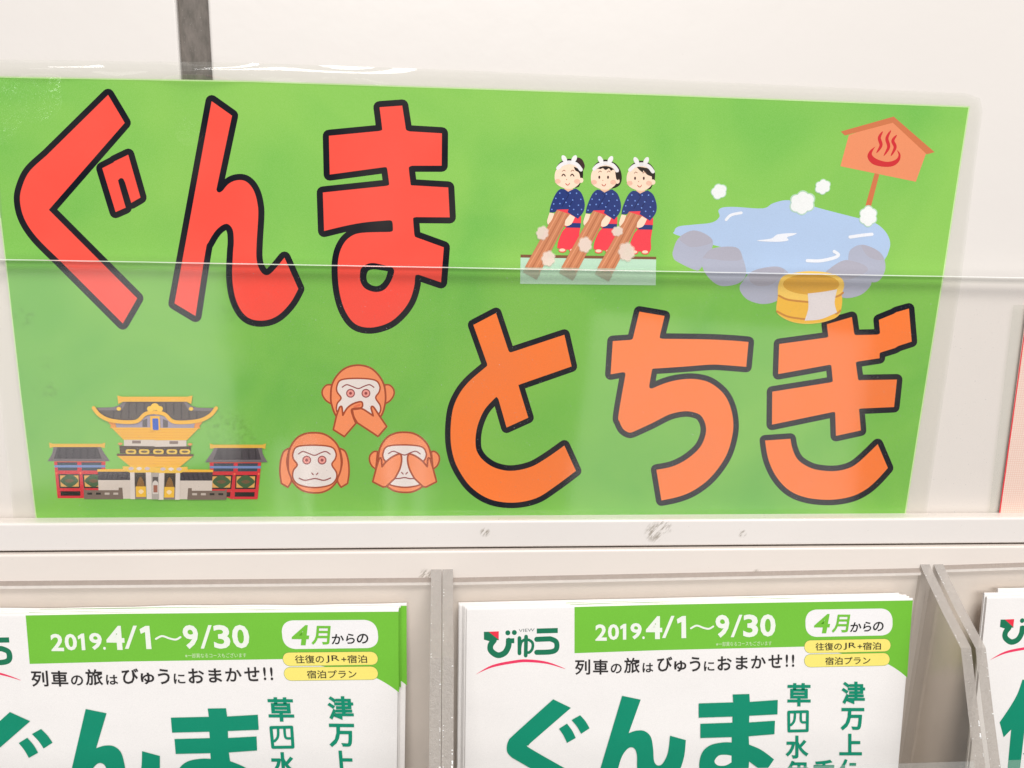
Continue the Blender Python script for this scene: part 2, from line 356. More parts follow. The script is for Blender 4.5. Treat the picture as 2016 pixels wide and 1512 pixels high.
# --- three women beating hot water with planks
def woman(i):
    dx, dy = ((0, 0), (385, 9), (765, 20))[i]
    p = Print(sign_uv, 'sign', 6+i*2)
    q = lambda s, **k: P('I', s, dx, dy, **k)
    e = lambda *a, **k: ell('I', *a, dx=dx, dy=dy, **k)
    HAIR, SKIN, NV, RD = (38, 27, 24), (252, 220, 192), (38, 56, 118), (244, 66, 78)
    if i == 0: p.fill((62, 40, 38), q('670,125 ~690,108 ~735,130 ~762,190 ~752,235 ~725,262 680,230'))
    if i == 1: p.fill(HAIR, q('640,150 ~700,160 ~755,230 ~772,320 ~750,390 ~700,422 670,425 690,330'))
    p.fill(HAIR, q('460,240 ~478,185 ~530,140 ~600,122 ~680,148 ~728,200 ~745,255 742,330 700,420 665,432 640,300 480,240'))
    p.fill((240, 190, 158), q('548,425 635,425 640,450 588,478 545,450'))
    p.fill(SKIN, q('~442,320 ~455,250 ~500,200 ~585,180 ~665,195 ~705,240 ~722,320 ~705,385 ~650,430 ~590,442 ~520,425 ~460,385'))
    p.fill(SKIN, e(722, 350, 26, 28))
    for cx in (475, 680): p.fill((255, 200, 178), e(cx, 362, 32, 26), alpha=.5)
    if i == 0: p.fill(HAIR, q('645,205 ~690,225 ~738,260 742,326 715,325 ~700,270 ~662,245'))
    if i == 1: p.fill(HAIR, q('498,228 ~540,200 ~600,190 ~660,205 700,238 ~680,228 ~655,240 ~635,215 ~600,232 ~570,213 ~545,222 ~520,218'))
    if i == 1: p.fill(HAIR, q('700,250 ~735,290 ~735,340 712,328'))
    if i == 2: p.fill(HAIR, q('548,188 ~600,190 ~680,210 ~735,270 742,322 712,322 710,290 ~660,270 620,225 615,250 ~580,222'))
    p.line((238, 232, 230), q('478,222 ~520,182 ~600,160 ~675,182 ~722,238', closed=False), 40/5.4)
    for cx, rr in ((545, 62), (650, -62)): p.fill((240, 236, 233), e(cx, 124, 44, 25, rot=rr))
    p.fill((232, 226, 224), e(597, 158, 24, 18))
    DK = (66, 30, 26)
    if i == 0:
        for cx in (538, 630): p.line(DK, q(f'{cx-17},303 ~{cx-8},288 ~{cx+4},288 ~{cx+17},305', closed=False), 2.2)
    else:
        for cx in (532, 625): p.fill(DK, e(cx, 309, 10, 17))
    for cx in (540, 632): p.line((150, 95, 70), q(f'{cx-16},256 ~{cx},242 ~{cx+16},252', closed=False), 1.1)
    p.fill((190, 110, 85), e(570, 342, 4, 6))
    p.line((196, 84, 72), q('560,384 ~572,398 ~590,399 ~600,382', closed=False), 1.4)
    p.fill(RD, q('470,655 590,650 725,735 722,810 560,850 440,740'))
    p.fill(NV, q('612,803 720,806 715,855 560,852'))
    p.fill(RD, q('560,853 715,856 ~700,960 ~690,1087 ~560,1085 470,1072 ~480,1000 ~520,900'))
    for cx in (525, 640): p.fill((236, 90, 80), e(cx, 1096, 42, 24)); p.fill((247, 214, 186), e(cx-2, 1092, 32, 16))
    p.fill(NV, q('510,440 548,446 586,472 628,450 665,436 ~722,480 ~755,560 ~762,630 ~745,690 690,760 580,690 590,658 470,662 ~440,690 388,690 ~400,620 ~440,520 ~475,465'))
    p.line((26, 40, 92), q('565,480 ~590,505 ~560,560 ~520,630', closed=False), 1.6)
    p.line((26, 40, 92), q('650,545 ~620,590 ~590,640', closed=False), 1.6)
    for x, y in ((497, 487), (607, 488), (675, 488), (455, 542), (532, 548), (634, 560), (720, 553), (432, 602), (498, 598), (563, 586), (412, 660), (600, 624), (694, 615), (644, 660), (727, 660), (688, 713)):
        p.fill((118, 152, 222), e(x, y, 8, 8, n=8))
    p.fill((205, 132, 92), q('465,665 608,712 282,1340 128,1268'))
    for k, cc in ((.18, (226, 152, 112)), (.42, (184, 112, 76)), (.62, (222, 148, 106)), (.82, (186, 114, 78))):
        x0, y0 = 465+143*k, 665+47*k; x1, y1 = 128+154*k, 1268+72*k
        p.line(cc, q(f'{x0},{y0+8} ~{(x0+x1)/2+6},{(y0+y1)/2} {x1},{y1}', closed=False), 2.1)
    p.fill((172, 150, 116), q('128,1268 282,1340 250,1400 105,1326'))
    p.fill((150, 112, 84), q('105,1326 265,1290 290,1345 250,1408'))
    p.fill(SKIN, q('388,694 438,702 ~412,770 370,824 ~362,780'))
    p.fill(SKIN, q('605,712 658,742 ~622,812 ~580,835 548,830 ~552,800 ~560,770'))
    o = p.build('woman_drawing', sign)
    o['label'] = ('smiling woman with hair bun holding a plank, leftmost drawing', 'woman with bobbed hair holding a plank, middle drawing', 'woman with side parted fringe holding a plank, drawing nearest the pool')[i]
p = Print(sign_uv, 'sign', 1)
p.fill((206, 238, 212), P('I', '80,1170 1522,1190 1515,1466 76,1450'), alpha=.8)
p.fill((128, 84, 56), P('I', '80,1140 1522,1164 1522,1192 80,1172'))
p.build('water_trough_drawing', sign)
for i in range(3): woman(i)
p = Print(sign_uv, 'sign', 75)
p.fill((214, 240, 212), P('I', '78,1275 1518,1290 1515,1466 76,1450'), alpha=.38)
for cx, cy, r in ((312, 910, 72), (375, 1182, 80), (765, 1035, 80), (1108, 892, 58), (1205, 1110, 96)):
    p.fill((250, 232, 210), puff('I', cx, cy, r*1.08), alpha=.4); p.fill((255, 230, 214), puff('I', cx, cy, r*.93, ph=.2), alpha=.75)
p.build('steam_drawing', sign)
# --- hot spring
p = Print(sign_uv, 'sign', 1)
hp = lambda s, **k: P('H', s, **k)
p.fill((178, 199, 228), hp('~500,675 ~690,685 ~760,650 ~850,627 ~950,640 ~1080,680 ~1200,712 ~1350,750 ~1480,785 ~1560,850 ~1593,930 ~1575,1010 ~1550,1060 1540,1150 880,1190 560,1150 520,990 ~100,880 ~65,845 ~95,813 ~200,800 ~330,785 ~383,745 ~376,700 ~410,678'))
RK, RT = (176, 178, 194), (194, 190, 202)
for r_, t_ in (('50,1000 ~90,900 ~200,840 ~320,890 ~330,970 ~250,1110 ~200,1118 ~80,1060 ~55,1030', '~100,890 ~200,842 ~315,890 ~322,932 ~200,960 ~140,940'),
               ('255,1040 ~330,970 ~500,960 ~550,1040 ~572,1150 ~520,1215 ~400,1235 ~320,1190 ~265,1110', '262,1038 ~330,972 ~500,962 ~540,1045 ~430,1055 ~340,1045'),
               ('528,1230 ~600,1140 ~700,1105 ~810,1100 ~880,1160 ~860,1280 ~780,1345 ~680,1362 ~580,1330 ~530,1270', '~600,1142 ~700,1107 ~810,1102 ~840,1140 ~760,1220 ~660,1235 ~600,1200'),
               ('1295,1050 ~1310,980 ~1390,942 ~1500,980 ~1550,1040 ~1555,1130 ~1500,1205 1400,1200 ~1330,1100', '~1390,943 ~1490,975 ~1548,1040 ~1500,1050 ~1430,1020'),
               ('1110,1160 ~1180,1100 ~1280,1050 ~1400,1080 ~1445,1180 ~1455,1230 ~1380,1300 ~1260,1318 ~1180,1250', '1130,1140 ~1200,1085 ~1280,1052 ~1400,1082 ~1430,1130 ~1300,1190 ~1200,1180')):
    p.fill(RK, hp(r_)); p.fill(RT, hp(t_), alpha=.75)
WH = (236, 236, 240)
p.line(WH, hp('430,766 ~465,732 ~538,716', closed=False), 5.5); p.fill(WH, hp('~648,914 ~750,898 ~800,868 ~925,860 ~905,876 ~862,890 ~870,912 ~790,922'))
p.line(WH, hp('1308,888 ~1390,876 ~1464,868', closed=False), 6.5); p.line(WH, hp('1005,1055 ~1100,1056 ~1195,1035 ~1226,1014 ~1196,990', closed=False), 6.5)
for cx, cy, r, k in ((380, 565, 56, 5), (970, 645, 88, 6), (1115, 532, 55, 6), (1437, 740, 70, 6)):
    p.fill((205, 236, 208), puff('H', cx, cy, r*1.07, n=k), alpha=.7); p.fill((238, 238, 234), puff('H', cx, cy, r*.95, n=k))
p.build('hot_spring_drawing', sign)
p = Print(sign_uv, 'sign', 1)
p.fill((208, 116, 72), hp('1483,435 1516,445 1457,672 1418,665'))
p.fill((234, 142, 98), hp('1300,165 1615,58 1850,288 1775,496 1240,386'))
p.fill((206, 116, 72), hp('1272,168 1243,140 1618,34 1908,286 1852,302 1842,292 1612,78'))
for s in ('1540,140 ~1516,185 ~1528,238 ~1496,292', '1598,132 ~1570,188 ~1582,250 ~1548,312', '1640,165 ~1612,205 ~1628,252 ~1598,314'):
    p.line((208, 38, 46), hp(s, closed=False, k=8), 6.6, taper='both')
p.fill((208, 38, 46), hp('1490,245 ~1450,275 ~1432,318 ~1462,366 ~1530,388 ~1610,386 ~1658,348 ~1665,300 1640,270 ~1652,308 ~1630,340 ~1570,355 ~1500,336 ~1464,305 ~1472,272'))
p.build('hot_spring_signpost_drawing', sign)
p = Print(sign_uv, 'sign', 30)
YL = (246, 190, 68)
p.fill((250, 206, 100), hp('~800,1225 ~835,1165 ~930,1138 ~1030,1130 ~1150,1140 ~1240,1175 ~1266,1225 ~1250,1300 ~1236,1430 ~1150,1482 ~1020,1503 ~900,1490 ~810,1445 ~785,1400 ~795,1310'))
p.fill(YL, hp('~803,1300 ~870,1335 ~1030,1350 ~1180,1335 ~1248,1300 ~1236,1425 ~1150,1478 ~1020,1498 ~900,1486 ~810,1440 ~790,1400'))
p.fill((226, 170, 62), ell('H', 1032, 1222, 200, 74)); 
for s in ('803,1302 ~870,1332 ~1010,1348', '1205,1312 ~1235,1300 ~1258,1282', '790,1414 ~870,1452 ~990,1470', '1208,1432 ~1226,1422 ~1240,1408'): p.line((206, 140, 62), hp(s, closed=False), 3.8)
p.fill((230, 222, 222), hp('1008,1288 ~1120,1275 1216,1258 ~1198,1350 1215,1422 ~1100,1470 986,1480 ~1012,1390'))
p.build('wooden_bucket_drawing', sign)
# --- three monkeys
LN, FU, FC, BR = (168, 74, 40), (248, 146, 96), (236, 224, 218), (148, 66, 66)
lp = lambda s, **k: P('L', s, **k)
def face(p, dx, dy, eyes=True):
    p.both(LN, FC, P('L', '~245,1000 ~290,935 ~463,920 ~635,938 ~685,1000 ~678,1060 ~643,1120 ~690,1200 ~685,1270 ~620,1330 ~463,1355 ~305,1325 ~245,1260 ~248,1180 ~288,1122 ~248,1060', dx, dy), 3.0)
    p.line(BR, P('L', '300,1010 ~345,985 ~400,1002 ~465,1024 ~525,1000 ~580,985 ~625,1012', dx, dy, closed=False), 2.3)
    if eyes:
        for cx in (385, 543): p.fill((240, 156, 146), ell('L', cx, 1073, 40, 40, dx, dy)); p.line(BR, ell('L', cx, 1073, 40, 40, dx, dy), 2.1, True); p.fill(BR, ell('L', cx, 1073, 15, 15, dx, dy))
def ear(p, s, fx=None): p.both(LN, FU, P('L', s, fx=fx), 3.2)
p = Print(sign_uv, 'sign', 1)
E1 = '640,300 ~590,303 ~550,345 ~545,400 ~582,460 640,498'
ear(p, E1); ear(p, E1, fx=913)
p.both(LN, FU, lp('~632,420 ~645,300 ~700,200 ~790,125 ~913,98 ~1035,125 ~1122,200 ~1178,300 ~1195,420 ~1185,520 ~1155,610 1090,690 740,690 ~675,600 ~640,500'), 3.6)
face(p, 450, -686)
hA = '852,545 ~900,515 ~925,500 940,485 ~955,498 ~940,535 ~960,545 1065,608 1048,530 ~1062,520 ~1085,545 1130,615 1207,728 1118,830 905,690 ~895,680 ~865,610'
p.both(LN, FU, lp('690,620 722,530 ~738,520 ~748,535 756,612 ~800,540 ~860,495 ~935,473 ~958,492 ~945,535 ~850,550 ~860,620 890,695 772,832 658,760'), 3.4)
p.both(LN, FU, lp('852,552 ~905,548 ~960,548 1068,618 1046,540 ~1052,522 ~1075,532 1130,615 1207,728 1118,830 905,690 ~868,625'), 3.4)
p.fill((238, 120, 80), lp('~868,520 ~930,492 ~935,515 ~880,532'))
o = p.build('monkey_drawing', sign); o['label'] = 'monkey covering its mouth, top of the three'
p = Print(sign_uv, 'sign', 1)
p.both(LN, FU, lp('~195,1100 ~210,960 ~280,850 ~370,802 ~463,792 ~560,805 ~650,860 ~715,950 ~742,1100 ~715,1250 ~645,1350 ~555,1400 ~463,1410 ~350,1390 ~260,1320 ~205,1220'), 3.6)
face(p, 0, 0)
for fx in (None, 465): p.both(LN, FU, P('L', '208,950 ~150,985 ~118,1080 ~110,1200 125,1312 192,1352 ~230,1280 ~200,1190 ~182,1080', fx=fx), 3.4)
for s in ('437,1205 452,1222', '500,1205 485,1222'): p.line(BR, lp(s, closed=False), 2.2)
p.line(BR, lp('308,1258 ~370,1280 ~470,1262 ~560,1280 ~630,1256', closed=False), 2.3)
o = p.build('monkey_drawing', sign); o['label'] = 'monkey covering its ears, nearest the temple gate'
p = Print(sign_uv, 'sign', 1)
E3 = '1112,985 ~1075,985 ~1035,1025 ~1030,1080 ~1055,1135 1095,1165'
ear(p, E3); ear(p, E3, fx=1388)
p.both(LN, FU, P('L', '~195,1100 ~210,960 ~280,850 ~370,802 ~463,792 ~560,805 ~650,860 ~715,950 ~742,1100 ~715,1250 ~645,1350 ~555,1400 ~463,1410 ~350,1390 ~260,1320 ~205,1220', 925, -5), 3.6)
face(p, 925, -3, False)
for fx in (None, 1390): p.both(LN, FU, P('L', '1062,1295 1100,1150 1128,1060 ~1142,1050 ~1152,1065 1158,1140 ~1210,1080 ~1280,1030 ~1345,1012 ~1360,1070 ~1340,1165 1290,1260 1200,1345 1170,1350', fx=fx), 3.4)
for s in ('1358,1198 1375,1215', '1420,1198 1403,1215'): p.line(BR, lp(s, closed=False), 2.2)
p.line(BR, lp('1298,1262 ~1340,1260 ~1390,1252 ~1440,1262 ~1490,1262', closed=False), 2.3)
o = p.build('monkey_drawing', sign); o['label'] = 'monkey covering its eyes, beside the orange letter to'
# --- temple gate
p = Print(sign_uv, 'sign', 1)
GR, TI, TL, RDD, GO, WT = (112, 102, 104), (64, 56, 62), (48, 42, 48), (212, 44, 52), (244, 182, 50), (216, 202, 190)
def half(m):
    fx = 1424 if m else None
    T = lambda s, d=(0, 0): P('J', s, (55-d[0] if m else d[0]), 8 if m else 0, fx=fx)
    U = lambda s: P('J', s, 0, 3 if m else 0, fx=fx)
    p.fill(RDD, T('165,935 805,935 800,1290 530,1392 210,1392 185,1150'))
    for s in ('205,945 455,945 455,1048 215,1048', '505,945 755,945 755,1048 510,1048'): p.fill((52, 66, 78), T(s))
    p.fill((116, 138, 186), T('168,980 802,980 802,1010 172,1010'))
    for k in (0, 300):
        p.fill((38, 26, 20), T('218,1092 482,1092 490,1266 236,1266', (k, 0))); p.fill((222, 166, 88), T('240,1108 470,1108 474,1248 250,1248', (k, 0)))
        c = 'J'; mm = [T('~245,1175 ~310,1110 ~360,1095 ~410,1110 ~468,1175 ~410,1235 ~360,1252 ~310,1235', (k, 0))]
        p.fill((62, 92, 52), *mm); p.fill((110, 84, 52), T('~300,1175 ~355,1152 ~415,1175 ~355,1200', (k, 0)))
        p.fill((34, 24, 18), T('245,1304 492,1304 494,1360 250,1360', (k, 0)))
    for x in (195, 495): p.fill((244, 110, 70), T(f'~{x-14},1078 ~{x},1064 ~{x+14},1078 ~{x},1092'))
    p.fill(GR, T('160,745 740,745 ~790,830 862,932 85,932 ~140,840')); p.fill(TI, T('208,758 705,758 760,902 165,902'))
    for k in range(6): x = 228+k*88; p.fill(TL, T(f'{x},760 {x+16},760 {x+14},900 {x-10},900'))
    p.fill((232, 180, 60), T('105,700 150,715 755,715 802,700 797,768 745,756 155,756 115,768'))
    p.fill(WT, U('715,1160 1180,1160 1180,1396 1020,1396 720,1300'))
    p.fill(TI, U('710,1058 1112,1058 1112,1165 716,1165'))
    for k in range(6): x = 760+k*60; p.fill(TL, U(f'{x+20},1060 {x+36},1060 {x+8},1162 {x-14},1162'))
    p.fill(GO, U('705,1030 1110,1025 1112,1060 705,1060'))
    p.fill((122, 104, 92), U('536,1262 560,1290 968,1290 970,1258 1015,1258 1026,1402 540,1402'))
    for k, cc in enumerate(((40, 34, 28), (40, 34, 28), (196, 182, 170), (196, 182, 170))): x = 580+k*108; p.fill(cc, U(f'{x},1320 {x+60},1320 {x+60},1346 {x},1346'))
    p.fill((88, 78, 74), U('690,265 ~860,262 980,252 1050,175 1430,175 1430,330 ~1250,375 1150,435 ~950,425 ~780,385'))
    p.fill((122, 112, 116), U('700,268 ~880,262 985,232 1052,172 1075,182 1012,290 ~870,300 730,300'))
    for k in range(6): x = 900+k*95; p.fill((64, 54, 56), U(f'{x},{205 if x > 1020 else 300} {x+18},{205 if x > 1020 else 300} {x+14},{400 if x < 1150 else 350} {x-4},{400 if x < 1150 else 350}'))
    p.fill((160, 150, 166), U('930,455 1200,460 ~1300,375 1424,340 1430,512 945,512'))
    p.fill((96, 90, 92), U('1265,425 1325,400 1325,506 1265,506'))
    p.fill((236, 146, 58), U('835,438 930,455 942,516 862,520 875,490'))
    p.fill(GO, U('880,512 1430,512 1430,664 1030,664')); 
    for k in range(4): p.line((236, 162, 48), P('J', f'{915+k*32},{538+k*33} 1420,{538+k*33}', fx=fx, closed=False), 1.3)
    p.fill(WT, U('1035,665 1430,665 1430,748 1035,748')); p.fill((136, 116, 106), U('1138,674 1245,674 1245,710 1138,710'))
    p.fill(GO, P('J', '955,865 1430,865 1430,1000 1120,1000', 0, 0, fx=fx)); 
    for k in range(3): p.line((236, 162, 48), P('J', f'{1010+k*38},{892+k*34} 1420,{892+k*34}', fx=fx, closed=False), 1.2)
    p.fill((76, 52, 38), U('978,738 1430,745 1430,832 988,832')); p.fill((104, 66, 48), U('945,836 1430,836 1430,866 950,864'))
    p.fill((232, 150, 80), U('~960,712 ~990,698 ~1020,712 ~990,732'))
    p.fill((240, 192, 70), U('1020,992 1430,1000 1430,1070 1110,1070 1020,1035'))
    for x in (1125, 1225, 1325): p.fill((206, 188, 190) if x != 1225 else (232, 218, 208), U(f'~{x-34},1020 ~{x},1000 ~{x+34},1020 ~{x},1042'))
    p.fill((140, 126, 118), U('1160,1070 1310,1070 1310,1398 1160,1398')); p.fill((66, 56, 44), U('1172,1072 1304,1072 1304,1250 1172,1250'))
    p.fill((140, 100, 48), U('1190,1248 ~1210,1170 ~1242,1120 ~1275,1170 1296,1248')); p.fill((240, 188, 60), U('1182,1242 1308,1242 1312,1372 1188,1372'))
    p.fill((246, 218, 170), U('~1215,1305 ~1248,1278 ~1282,1305 ~1248,1335'))
    p.fill((224, 212, 202), U('1112,1068 1165,1068 1175,1400 1118,1400')); p.fill((224, 212, 202), U('1308,1068 1375,1068 1385,1400 1318,1400'))
for m in (0, 1): half(m)
JP = lambda s: P('J', s)
p.fill((176, 166, 158), JP('1380,1068 1470,1068 1476,1398 1386,1398')); p.fill((92, 84, 80), JP('1395,1120 1462,1120 1462,1200 1395,1200'))
p.fill((214, 204, 196), JP('~1392,1235 ~1400,1185 ~1428,1165 ~1458,1185 ~1468,1235 1466,1330 1394,1330')); p.fill((160, 100, 80), JP('1405,1222 1456,1222 1456,1312 1405,1312'))
for cx in (1127, 1291, 1467, 1634, 1795):
    p.fill((232, 192, 76), rrect('J', (cx-66, 776), (cx+66, 778), (cx+66, 838), (cx-66, 836), 26)); p.fill((112, 86, 52), ell('J', cx, 807, 42, 14, n=12))
eave = '665,265 ~735,350 ~850,412 ~1000,437 ~1140,440 ~1220,420 ~1290,350 ~1350,325 ~1424,318'
full = P('J', eave, closed=False)+P('J', eave, 0, 3, fx=1424, closed=False)[::-1][1:]
p.line((246, 184, 54), full, 7.4)
p.fill(GO, JP('958,112 ~985,118 1020,126 1828,126 ~1862,118 1890,112 1874,218 1820,188 1030,188 972,216'))
for cx, cy, r in ((1424, 250, 52), (1368, 276, 42), (1482, 276, 42), (978, 276, 28), (1872, 276, 28)): p.fill((250, 200, 62), ell('J', cx, cy, r, r*.85, n=14))
p.fill((244, 184, 60), JP('1364,365 1484,365 1492,542 1370,542')); p.fill((44, 92, 190), rrect('J', (1392, 395), (1466, 395), (1472, 538), (1398, 538), 14))
p.build('temple_gate_drawing', sign)
# --- clear laminate border round the paper
def ring(name, outer, inner, y, parent, mat, nseg=1, amp=0):
    V = []; F = []; n = len(outer)
    rowsn = nseg+1
    for i in range(n):
        for k in range(rowsn):
            t = k/nseg; q = (inner[i][0]*(1-t)+outer[i][0]*t, inner[i][1]*(1-t)+outer[i][1]*t)
            w = onY(q, y); lift = 0
            if amp: lift = amp(q, t)
            V.append((w.x-parent.location.x, y-parent.location.y-lift, w.z-parent.location.z))
    for i in range(n):
        j = (i+1) % n
        for k in range(nseg): F.append((i*rowsn+k, i*rowsn+k+1, j*rowsn+k+1, j*rowsn+k))
    me = mesh(name, V, F, smooth=True); return obj(name, me, parent, [mat])
def resample(pl, per):
    o = []
    for i in range(len(pl)):
        a0, b0 = Vector(pl[i]), Vector(pl[(i+1) % len(pl)])
        for k in range(per[i]): o.append(tuple(a0.lerp(b0, k/per[i])))
    return o
inn = [(-16, 152), (500, 161), (900, 174), (1907, 211), (1857, 543), (1782, 1012), (72, 1020), (12, 517)]
out = [(-60, 117), (500, 124), (900, 138), (1938, 186), (1893, 545), (1822, 1022), (28, 1032), (-30, 517)]
per = [160, 110, 110, 30, 40, 80, 30, 20]
ii = resample(inn, per); oo = resample(out, per)
for i, q in enumerate(oo):      # round the far corner
    d = math.hypot(q[0]-1938, q[1]-186)
    if d < 34: f = (34-d)/34; oo[i] = (q[0]-9*f, q[1]+8*f)
def lift(q, t):
    x, y = q
    if y > 260: return .0001
    w = math.exp(-((x-110)/120)**2)*.8+math.exp(-((x-400)/120)**2)*1.0+math.exp(-((x-640)/160)**2)*.35
    return .0003+(.0030*math.sin(t*math.pi*.9)*w*(1+.45*math.sin(x/52+.6)))
ring('laminate_border', oo, ii, SY-.0001, sign, film('laminate_film', (.97, .972, .95), .05, False, milky=.05), 16, lift)
# ------------------------------------------------------------------ second sign with a thin red frame (right edge)
a = N('pink_grid_paper')
mp = a.n('SeparateXYZ', Vector=pos(a))
def gl(o):
    m = a.n('Math', _operation='MULTIPLY', i0=o, i1=1/.00115).outputs[0]; f = a.n('Math', _operation='FRACT', i0=m).outputs[0]
    return a.n('Math', _operation='LESS_THAN', i0=f, i1=.3).outputs[0]
g = a.n('Math', _operation='MAXIMUM', i0=gl(mp.outputs[0]), i1=gl(mp.outputs[2])).outputs[0]
c = mixc(a, g, lin((244, 220, 206)), lin((236, 200, 184)))
b = a.n('BsdfPrincipled', Base__Color=c, Roughness=.6); b.inputs['Coat Weight'].default_value = .6; m_grid = a.surf(b.outputs[0])
O2 = onY((2030, 900), -.0016)
s2 = tag(empty('sign', O2), 'pale pink gridded sign with a thin red frame at the far right', 'sign')
uv2 = lambda q: (onY(q, -.0016).x-O2.x, onY(q, -.0016).z-O2.z)
p = Print(uv2, 'page', 0); p.fill(None, [(2022, 600), (2300, 620), (2300, 1030), (1967, 1014.5)], mat=m_grid); p.build('paper_sheet', s2)
p = Print(uv2, 'page', 2); p.line((236, 52, 62), [(2300, 1015), (1967.5, 1014.5), (2026, 590), (2300, 600)], 2.6); p.build('red_frame', s2)
p = Print(uv2, 'page', 4); p.fill(None, [(1995, 600), (2025, 600), (1965, 1022), (1945, 1022)], mat=film('laminate_film_second', (.95, .96, .94), .1, False, .05)); p.build('laminate_border', s2)
# ------------------------------------------------------------------ clear acrylic cover in front of the lower half of the sign
yc = -.0066
tl_, tr_ = onY((0, 512), yc), onY((2016, 548), yc)
V = []; F = []; MI = []
sl = (tr_.z-tl_.z)/(tr_.x-tl_.x); zt = lambda x: tl_.z+sl*(x-tl_.x)
x0, x1, zb, th = RX0+.1, RX1-.1, z_rt-.006, .0022
cover = tag(empty('cover_sheet', (0, yc, zb)), 'clear acrylic sheet on the rail covering the lower half of the green sign', 'cover sheet')
band = .0028
def sheet(name, za, zc, mat, flush=0):
    v = []
    for x in (x0, x1):
        t = zt(x); a_ = (t-band if za == 'b' else t); c_ = (t-band if zc == 'b' else zb)
        v += [(x, 0, a_-zb), (x, 0, c_-zb), (x, th, a_-zb), (x, th, c_-zb)]
    f = [(0, 4, 5, 1)[::-1]]
    me = mesh(name, v, f); return obj(name, me, cover, [mat])
a = N('clear_acrylic')
sm = ramp(a, noise(a, 11, 5, .65, dist=.8), .52, .8)
dust = ramp(a, noise(a, 1900, 1, .4), .77, .80)
fing = ramp(a, noise(a, 90, 5, .7), .55, .75)
rg = a.n('MapRange', Value=sm, i3=.06, i4=.22).outputs[0]
gls = a.n('BsdfGlossy', Roughness=rg, Color=(1, 1, 1)); frn = a.n('Fresnel', IOR=both_sides_ior(a, 1.49))
o_ = a.n('MixShader', i0=frn.outputs[0], i1=a.n('BsdfTransparent', Color=(.995, .985, .975)).outputs[0], i2=gls.outputs[0]).outputs[0]
hz = a.n('Math', _operation='MULTIPLY', i0=sm, i1=fing).outputs[0]
hz = a.n('MapRange', Value=hz, i3=.0, i4=.07).outputs[0]
hz = a.n('Math', _operation='MULTIPLY_ADD', i0=dust, i1=.35, i2=hz).outputs[0]
o_ = a.n('MixShader', i0=hz, i1=o_, i2=a.n('BsdfDiffuse', Color=(.8, .8, .78)).outputs[0]).outputs[0]
sheet('clear_pane', 'b', 'z', a.surf(o_))
sheet('edge_band', 't', 'b', acrylic('acrylic_edge_band', (.92, .92, .90), .1))  # tinted strip standing in for the dark refraction below the edge
a = N('polished_acrylic_top'); b = a.n('BsdfPrincipled', Base__Color=(.85, .85, .82), Roughness=.25); m_top = a.surf(b.outputs[0])
v = []
nn = 160
for i in range(nn+1):
    x = x0+(x1-x0)*i/nn; z = zt(x)-zb; j = .00012*random.random()
    v += [(x, -.00005, z+.0001-j), (x, th, z+.0002-j*.3)]
obj('top_edge', mesh('top_edge', v, [(2*i, 2*i+2, 2*i+3, 2*i+1) for i in range(nn)]), cover, [m_top])
# ------------------------------------------------------------------ leaflet racks of clear acrylic
m_face = acrylic('rack_acrylic_face', (.90, .885, .865), .3, ior=1.3); m_edge = frosted_edge('rack_acrylic_edge', (188, 180, 173), .25)
m_edge_low = frosted_edge('rack_acrylic_edge_lower', (174, 165, 156), .15, .8)
m_back = acrylic('rack_back_acrylic', (.95, .94, .925), .25, ior=1.3)
m_front = film('rack_front_acrylic', (.98, .98, .975), .12, False, .14)
m_bevel = frosted_edge('rack_back_bevel', (240, 230, 220), .2, .1)
m_line = frosted_edge('rack_back_edge', (176, 162, 152), .2)
a = N('chip_glint_white'); b = a.n('BsdfPrincipled', Base__Color=(.93, .92, .9), Roughness=.2); m_chip = a.surf(b.outputs[0])
PB = -.0105
prof = [(-.0088, 1.3000), (-.0100, 1.3022), (-.0145, 1.2995), (-.0355, 1.2886), (-.0525, 1.2808), (-.0653, 1.256), (-.077, 1.2348), (-.105, 1.17), (-.118, 1.10), (-.118, 1.02), (-.0088, 1.02)]
